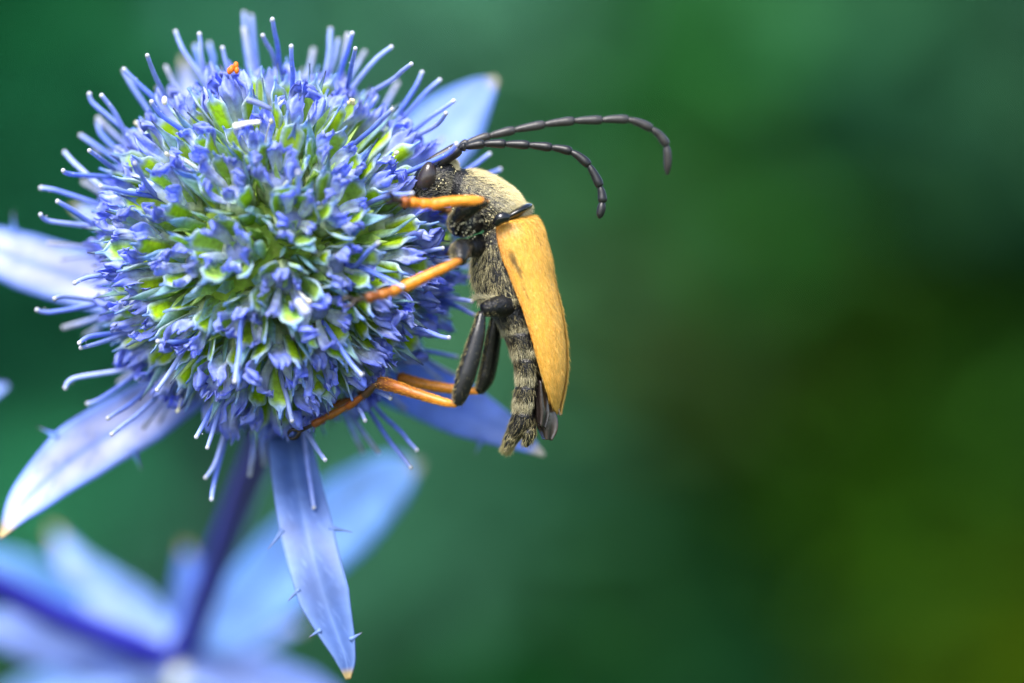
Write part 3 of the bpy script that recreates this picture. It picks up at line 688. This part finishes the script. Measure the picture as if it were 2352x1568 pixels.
# the two plates that close the abdomen
lob = MB()
for (pts, rad) in (([(1575, 1190, .35), (1575, 1300, .1), (1552, 1400, .0)], [.36, .42, .12]), ([(1470, 1230, .3), (1425, 1345, .1), (1388, 1440, .0)], [.28, .30, .10])):
    P = spline([W(*z2(x, y), YB - .55 + d) for x, y, d in pts], 14); R_ = np.interp(np.linspace(0, 1, 14), [0, .5, 1], rad)
    tube(lob, P, R_, 14, BLK)
    t = rng.random(420) * 12.99; i_ = t.astype(int); f_ = (t - i_)[:, None]; c_ = P[i_] * (1 - f_) + P[i_ + 1] * f_; T_ = nrm(P[i_ + 1] - P[i_]); N_ = nrm(np.cross(T_, rng.normal(size=(420, 3))))
    hairs(lob, c_ + N_ * np.interp(t, np.arange(14), R_)[:, None], nrm(T_ + N_ * .3), .3 * rng.uniform(.6, 1.3, 420), .008, GOLD * rng.uniform(.4, 1.1, (420, 1)))
obj('tail_plate', lob.mesh('tail_plate', M_CHITIN, bbase), beetle)
# pollen grains
mb = MB()
for (n, u0, u1, f0, f1) in ((80, 6, 10.5, 1.0, 2.6), (45, 12, 15, 1.2, 2.6), (12, 2.5, 5, .6, 2.2)):
    P, N_, T_ = sample_body(n, u0, u1, f0, f1)
    for p_, nn in zip(P, N_): blob(mb, p_ + nn * .04, np.eye(3) * rng.uniform(.025, .055), (.80, .72, .42), 5, 3)
for (x_, y_, d_, r_, n) in ((700, 930, -1.7, .42, 60), (730, 980, -1.1, .5, 40), (800, 900, -1.9, .4, 30)):
    for _ in range(n):
        v_ = nrm(rng.normal(size=3) + np.array([0, -.8, 0])); blob(mb, W(*z1(x_, y_), d_) + v_ * r_ * 1.02 + np.array([rng.normal() * .12, 0, rng.normal() * .2]), np.eye(3) * rng.uniform(.02, .042), (.80, .74, .50), 5, 3)
obj('pollen', mb.mesh('pollen', M_HAIR, bbase), beetle, kind='stuff')
def bpart(name, mb, mt, parent=beetle, label=None): return obj(name, mb.mesh(name, mt, bbase), parent, label=label)
# eyes: kidney shaped
for s_ in (1, -1):
    mb = MB(); dep = YB - s_ * .92
    c = W(*z1(468, 612), dep); up = nrm(W(*z1(505, 520), dep) - W(*z1(440, 700), dep)); sd = nrm(np.cross(up, [0, 1., 0]))
    n, m = 22, 24; V = []
    for i in range(n + 1):
        t = PI * i / n
        for j in range(m):
            a = 2 * PI * j / m
            p_ = np.array([math.sin(t) * math.cos(a), math.sin(t) * math.sin(a), math.cos(t)])
            bendk = .24 * (p_[2] ** 2)
            V.append(c + sd * (p_[0] * .50 * (1 - .1 * p_[2]) + bendk * .6) + np.array([0, -s_ * p_[1] * .42, 0]) + up * p_[2] * .78)
    mb.add(V, gridfaces(n + 1, m, True), (.026, .019, .018)); bpart('eye', mb, M_EYE, label='glossy dark brown kidney-shaped eye')
# mouthparts
mb = MB()
for dx in (-.25, .3): tube(mb, [W(*z1(380, 780), YB - .4 + dx), W(*z1(330, 800), YB - .6 + dx), W(*z1(300, 840), YB - .5 + dx)], [.16, .13, .07], 7, BLK * 1.5, n=8)
bpart('palp', mb, M_CHITIN)
# antennae
def antenna(pts, dep0, dep1, rad, col, scape):
    o = None
    k = len(pts) - 1
    Pw = [W(*z1(*p), dep0 + (dep1 - dep0) * i / k) for i, p in enumerate(pts)]
    for i in range(k):
        a, b = Pw[i], Pw[i + 1]; d = b - a
        prev = Pw[i - 1] if i else a - d; nxt = Pw[i + 2] if i + 2 <= k else b + d
        mid = .5 * (a + b) + (.5 * (a + b) - .5 * (prev + nxt)) * .06 * 2
        r = rad * (1.25 if i == 0 else 1.0); last = i == k - 1
        mb = MB()
        rr = [r * .58, r * .84, r * .95, r * 1.10, r * .92] if not last else [r * .62, r * .95, r * 1.0, r * .85, r * .3]
        tube(mb, [a + d * .02, a * .75 + b * .25 + (mid - (a + b) / 2) * .7, mid, a * .2 + b * .8 + (mid - (a + b) / 2) * .6, b], rr, 12, col, n=14)
        tube(mb, [a - nrm(d) * .12, a + nrm(d) * .12], [r * .5, r * .5], 8, BLK)
        kk = 70; tt = rng.random(kk); P = a[None] * (1 - tt[:, None]) + b[None] * tt[:, None]; N_ = nrm(np.cross(rng.normal(size=(kk, 3)), d)); P = P + N_ * r * .85
        hairs(mb, P, nrm(nrm(d) + N_ * .25), np.full(kk, .12), .008, np.tile(np.asarray(col) * 2.2 + .02, (kk, 1)))
        if i == 0: o = bpart('antenna', mb, M_ANT)
        else: bpart('antenna_segment', mb, M_ANT, o)
antenna([(545, 535), (690, 415), (735, 400), (862, 378), (1015, 378), (1182, 386), (1342, 403), (1482, 432), (1608, 528), (1688, 678), (1706, 790), (1682, 905)], YB - .75, YB - 1.6, .225, (.007, .007, .008), True)
antenna([(480, 500), (690, 400), (745, 372), (902, 322), (1078, 280), (1292, 240), (1502, 214), (1700, 208), (1885, 204), (2050, 268), (2160, 385), (2165, 595)], YB + .5, YB + 2.2, .225, (.030, .028, .028), True)
# legs
ORG = np.array([.76, .265, .016]); ORD = np.array([.30, .08, .008]); AMB = np.array([.42, .14, .016])
def fuzz(mb, P, rad, n, L, col, wid=.010, lift=.5, side=None):
    """short hairs along a tube path"""
    P = np.asarray(P); m = len(P); t = rng.random(n) * (m - 1.001); i = t.astype(int); f = (t - i)[:, None]
    c = P[i] * (1 - f) + P[i + 1] * f; T = nrm(P[i + 1] - P[i]); r = np.interp(t, np.arange(m), np.asarray(rad) * np.ones(m))
    N_ = nrm(np.cross(T, rng.normal(size=(n, 3))))
    if side is not None:
        q = N_ @ nrm(side) > .55; c, T, r, N_ = c[q], T[q], r[q], N_[q]; n = len(c)
    hairs(mb, c + N_ * (r * .99)[:, None], nrm(T + N_ * lift), L * rng.uniform(.6, 1.3, n), wid, np.asarray(col) * rng.uniform(.6, 1.25, (n, 1)))
def leg(coxa, femur, tibia, tarsus, cf, ct, cta, claw=True, label=None):
    """each: list of (world point), list of radii"""
    L = empty('leg', (0, 0, 0), beetle)
    if label: L['label'] = label
    mb = MB(); tube(mb, coxa[0], coxa[1], 14, BLK, n=12); fuzz(mb, spline(coxa[0], 12), np.interp(np.linspace(0, 1, 12), np.linspace(0, 1, len(coxa[1])), coxa[1]), 110, .22, GOLD * .6, .007, .5); bpart('coxa', mb, M_CHITIN, L)
    mb = MB(); P = spline(femur[0], 24); R_ = np.interp(np.linspace(0, 1, 24), np.linspace(0, 1, len(femur[1])), femur[1])
    tube(mb, P, R_, 18, cf); fuzz(mb, P, R_, 170, .18, GOLD * .5, .006, .28); fuzz(mb, P, R_, 700, .26, GOLD * .95, .008, .45, side=np.array([-1., 0, .2])); bpart('femur', mb, M_FEMUR, L)
    mb = MB(); P = spline(tibia[0], 24); R_ = np.interp(np.linspace(0, 1, 24), np.linspace(0, 1, len(tibia[1])), tibia[1])
    ct = np.asarray(ct); c_ = np.stack([np.interp(np.linspace(0, 1, 24), np.linspace(0, 1, len(ct)), ct[:, k]) for k in range(3)], 1)
    tube(mb, P, R_, 14, c_); fuzz(mb, P, R_, 800, .17, ORG * 1.1 + [.1, .15, .03], .009, .4)
    e, T = P[-1], nrm(P[-1] - P[-3])
    for q in (-1, 1): tube(mb, [e - T * .1, e + T * .25 + np.array([.05, -.1, .22 * q])], [.06, .01], 6, ORD * .5)
    bpart('tibia', mb, M_LEG, L)
    ta = MB(); TP = tarsus[0]
    for i in range(len(TP) - 1):
        a, b = np.asarray(TP[i]), np.asarray(TP[i + 1]); r = tarsus[1]
        c_ = np.asarray(cta[min(i, len(cta) - 1)])
        rr = [r * .55, r * .85, r * 1.12, r * .8] if i < len(TP) - 2 else [r * .4, r * .5, r * .6, r * .6]
        tube(ta, [a, a * .6 + b * .4, a * .2 + b * .8, b + (b - a) * .05], rr, 10, c_, n=8); fuzz(ta, [a, b], [r * .8, r], 160 if i < len(TP) - 2 else 50, .16, np.asarray(c_) * 1.25 + [.06, .05, .01], .008, .6)
    e, T = np.asarray(TP[-1]), nrm(np.asarray(TP[-1]) - np.asarray(TP[-2])); up = nrm(np.cross(T, [0, 1., 0]))
    for q in (-1, 1):
        tube(ta, [e - T * .08, e + T * .26 + up * .22 * q, e + T * .55 + up * .18 * q, e + T * .68 - up * .02 * q], [.13, .115, .08, .015], 6, (.012, .005, .005), n=8)
    bpart('tarsus', ta, M_LEG, L)
    return L
def Z1(x, y, d): return W(*z1(x, y), d)
def Z2(x, y, d): return W(*z2(x, y), d)
def QD(x, y, d): return W(*qd(x, y), d)
# foreleg
leg(([Z1(790, 930, -.2), Z1(740, 955, -.9), Z1(690, 1000, -1.2)], [.60, .58, .40]),
    ([Z1(680, 1005, -1.1), Z1(672, 930, -1.6), Z1(740, 850, -2.1), Z1(840, 800, -2.45), Z1(892, 788, -2.5)], [.30, .44, .46, .34, .22]),
    ([Z1(895, 790, -2.5), Z1(800, 780, -2.7), Z1(650, 785, -2.8), Z1(500, 808, -2.9)], [.14, .23, .26, .28]), ([Z1(505, 805, -2.9), Z1(420, 803, -3.0), Z1(345, 790, -3.1), Z1(290, 790, -3.4), Z1(222, 770, -4.0)], .26),
    BLK, [ORD, ORG, ORG * 1.08, ORG], [ORG, ORG * .9, ORD, BRN * .6])
# middle leg
leg(([Z1(850, 1090, .2), Z1(800, 1110, -.5), Z1(760, 1120, -1.0)], [.55, .55, .42]),
    ([Z1(770, 1115, -.9), Z1(720, 1115, -1.5), Z1(700, 1145, -2.2), Z1(700, 1205, -2.9)], [.34, .50, .56, .30]),
    ([Z1(702, 1200, -2.9), Z1(600, 1250, -3.1), Z1(450, 1318, -3.2), Z1(300, 1392, -3.3)], [.15, .22, .26, .30]), ([Z1(305, 1388, -3.3), Z1(215, 1425, -3.7), Z1(130, 1450, -4.1), Z1(40, 1472, -4.4), Z1(-55, 1492, -4.6)], .24),
    (.009, .009, .009), [ORD, ORG, ORG * 1.05, ORG * .9], [ORG * .75, AMB, ORD * .7, BRN * .5])
# hind leg, near
leg(([Z2(1460, 255, .1), Z2(1380, 270, -.5), Z2(1270, 292, -1.0), Z2(1215, 305, -1.2)], [.55, .62, .48, .36]),
    ([Z2(1200, 325, -1.25), Z2(1172, 480, -1.4), Z2(1125, 660, -1.5), Z2(1075, 830, -1.6), Z2(1030, 980, -1.6), Z2(1005, 1060, -1.6)], [.20, .38, .48, .50, .42, .26]),
    ([Z2(1000, 1066, -1.6), Z2(900, 1045, -1.4), Z2(700, 985, -.9), Z2(520, 925, -.4), Z2(385, 890, .2)], [.13, .20, .26, .31, .33]), ([QD(880, 925, .2), QD(800, 1000, .8), QD(690, 1075, 1.2), QD(560, 1140, 1.5), QD(470, 1190, 1.7), QD(375, 1235, 2.0)], .20),
    (.008, .0078, .008), [ORG * .8, ORG * .9, AMB, ORD, BRN], [BRN * 1.5, ORD, AMB * .7, ORD * .8, BRN * .6])
# hind leg, far
leg(([Z2(1470, 290, 1.6), Z2(1400, 310, 2.2), Z2(1310, 330, 2.6)], [.55, .55, .36]),
    ([Z2(1310, 345, 2.7), Z2(1300, 480, 2.9), Z2(1268, 680, 3.1), Z2(1232, 850, 3.2), Z2(1180, 965, 3.2)], [.22, .40, .46, .45, .26]),
    ([Z2(1180, 960, 3.2), Z2(1000, 945, 3.3), Z2(750, 905, 3.5), Z2(540, 850, 3.8)], [.14, .24, .28, .30]), ([QD(960, 900, 3.9), QD(850, 960, 4.1), QD(720, 1020, 4.2), QD(600, 1065, 4.2), QD(520, 1105, 4.2)], .20),
    (.006, .006, .005), [ORG * .8, ORG * .8, ORG * .8, ORD], [ORD, ORD, ORD, BRN])
# far fore and middle legs, mostly hidden behind the body
leg(([Z1(800, 940, 2.0), Z1(740, 960, 2.6), Z1(690, 990, 3.0)], [.55, .5, .36]),
    ([Z1(690, 990, 3.0), Z1(660, 940, 3.4), Z1(680, 860, 3.8)], [.3, .44, .24]),
    ([Z1(680, 860, 3.8), Z1(560, 850, 4.0), Z1(440, 850, 4.2)], [.14, .22, .26]), ([Z1(440, 850, 4.2), Z1(370, 860, 4.4), Z1(300, 880, 4.6)], .22), BLK, [ORD, ORG, ORG], [ORG, BRN])
leg(([Z1(860, 1100, 2.0), Z1(800, 1120, 2.6), Z1(760, 1130, 3.0)], [.5, .5, .36]),
    ([Z1(760, 1130, 3.0), Z1(700, 1130, 3.5), Z1(650, 1160, 4.0)], [.3, .44, .24]),
    ([Z1(650, 1160, 4.0), Z1(560, 1210, 4.3), Z1(480, 1260, 4.6)], [.14, .22, .26]), ([Z1(480, 1260, 4.6), Z1(420, 1290, 4.8), Z1(360, 1310, 5.0)], .22), BLK, [ORD, ORG, ORG], [ORG, BRN])
# shiny neck and scutellum between pronotum and elytra
mb = MB(); blob(mb, W(*z1(1075, 880), YB - .55), [nrm(W(*z1(1150, 850), YB) - W(*z1(1000, 915), YB)) * 1.05, np.array([0, 1.15, 0]), np.array([.18, 0, .42])], BLK, 18, 12)
bpart('scutellum', mb, M_GLOSS)
mb = MB(); tube(mb, [W(*z1(1035, 900), -1.1), W(*z1(985, 905), -1.25), W(*z1(945, 950), -1.2)], [.26, .32, .2], 10, BLK, n=8); bpart('shoulder_plate', mb, M_GLOSS)
# elytra
left = [z1(958, 958), z1(940, 992), z1(950, 1080), z1(966, 1140), z1(984, 1205), z2(1390, 0), z2(1440, 130), z2(1500, 280), z2(1545, 420), z2(1590, 560), z2(1624, 700), z2(1664, 830), z2(1705, 950), z2(1752, 1060), z2(1786, 1108)]
right = [z1(1165, 884), z1(1235, 905), z1(1280, 975), z1(1310, 1080), z1(1338, 1200), z2(1757, 0), z2(1785, 150), z2(1818, 300), z2(1842, 450), z2(1856, 600), z2(1860, 740), z2(1850, 860), z2(1832, 960), z2(1810, 1055), z2(1794, 1110)]
breadth = [1.55, 1.85, 2.0, 2.05, 2.05, 2.05, 2.0, 1.95, 1.9, 1.8, 1.65, 1.45, 1.15, .7, .25]
def elytron(s_, shift):
    n, m = 130, 44
    Lp, Rp = spline(left, n), spline(right, n); bd = np.interp(np.linspace(0, 1, n), np.linspace(0, 1, 15), breadth)
    u = np.linspace(0, 1, n); g = np.zeros((n, m, 3)); c = np.zeros((n, m, 3))
    Ec = np.array([.70, .375, .045]); EB = np.array([.46, .16, .010])
    for i in range(n):
        sh = shift * np.clip((u[i] - .12) / .5, 0, 1)
        for j in range(m):
            t = j / (m - 1) ; a = t * PI / 2
            x = math.sin(a) ** .92; y_ = math.cos(a) ** .85 if a < PI / 2 - 1e-6 else 0
            px = Lp[i] * (1 - x) + Rp[i] * x
            dep = YB - s_ * (.03 + bd[i] * y_)
            g[i, j] = W(px[0] + sh, px[1], dep) - np.array([0, 0, .0])
            if t < .07: g[i, j] += np.array([.10 * (1 - t / .07), s_ * .06, 0])
            k = Ec * (1 - u[i] * .12); 
            e = np.clip((.16 - t) / .16, 0, 1); k = k * (1 - e) + EB * e
            # dusky worn patches along the side
            dk = .95 * math.exp(-((u[i] - .30) / .08) ** 4 - ((t - (.150 + .25 * (u[i] - .30))) / .042) ** 2)
            dk += .55 * math.exp(-((u[i] - .19) / .055) ** 2 - ((t - (.62 + .5 * (u[i] - .19))) / .035) ** 2)
            dk += .6 * math.exp(-((u[i] - .44) / .05) ** 2 - ((t - .16) / .03) ** 2)
            dk += .3 * math.exp(-((u[i] - .48) / .16) ** 2 - ((t - .75) / .03) ** 2)
            pk = .5 * math.exp(-((u[i] - .10) / .05) ** 2 - ((t - .28) / .10) ** 2)
            k = k * (1 - pk) + np.array([.70, .36, .20]) * pk
            sm = np.clip((t - .955) / .03, 0, 1); k = k * (1 - sm * .55)
            dk = min(dk, 1) * .93; c[i, j] = k * (1 - dk) + np.array([.03, .014, .004]) * dk
    mb = MB(); sheet(mb, g, .09, c)
    o = bpart('elytron', mb, M_ELY, label='orange-yellow near wing case' if s_ > 0 else None)
    N_ = gridnormals(g); 
    if np.mean(N_[:, :, 1]) * -s_ < 0: N_ = -N_
    T = nrm(np.gradient(g, axis=0)); k = 9000 if s_ > 0 else 3000
    i = rng.integers(0, n - 1, k); j = np.minimum((rng.random(k) ** .9 * (m - 1)).astype(int), m - 2); f1, f2 = rng.random((k, 1)), rng.random((k, 1))
    P = (g[i, j] * (1 - f1) + g[i + 1, j] * f1) * (1 - f2) + (g[i, j + 1] * (1 - f1) + g[i + 1, j + 1] * f1) * f2
    D = nrm(T[i, j] + N_[i, j] * .22 + rng.normal(size=(k, 3)) * .06)
    hc = np.array([.78, .50, .11]) * np.clip(1 + .20 * rng.normal(size=(k, 1)), .4, 1.3)
    dkm = c[i, j, 0] < .35; hc[dkm] *= .35
    hb_ = MB(); hairs(hb_, P + N_[i, j] * .045, D, .30 * rng.uniform(.6, 1.3, k), .0075, hc)
    obj('hair', hb_.mesh('hair', M_HAIR, bbase, smooth=False), o, kind='stuff')
elytron(1, 0); elytron(-1, 9)
# folded hind wings showing below the wing cases
def wing(ol, orr, dep, col, name='hind_wing'):
    n, m = 26, 12; Lp, Rp = spline(ol, n), spline(orr, n); g = np.zeros((n, m, 3)); c = np.zeros((n, m, 3))
    for i in range(n):
        for j in range(m):
            t = j / (m - 1); p = Lp[i] * (1 - t) + Rp[i] * t
            g[i, j] = W(p[0], p[1], dep + .16 * math.sin(t * 9 + i * .05) - .35 * math.sin(t * PI))
            k = .5 + .5 * math.sin(t * 18); c[i, j] = np.asarray(col) * (.7 + .6 * k)
    mb = MB(); sheet(mb, g, .05, c); bpart(name, mb, M_WING)
wing([z2(1655, 820), z2(1640, 960), z2(1618, 1140), z2(1640, 1235), z2(1690, 1345)], [z2(1720, 900), z2(1770, 1060), z2(1808, 1180), z2(1806, 1270), z2(1765, 1352)], YB - .25, (.050, .036, .030))
wing([z2(1640, 850), z2(1630, 1000), z2(1640, 1130), z2(1650, 1220)], [z2(1700, 900), z2(1730, 1030), z2(1740, 1150), z2(1712, 1260)], YB - .75, (.030, .022, .020))
wing([z2(1760, 1060), z2(1785, 1105), z2(1820, 1150)], [z2(1810, 1040), z2(1835, 1090), z2(1838, 1150)], YB + .3, (.22, .15, .08))
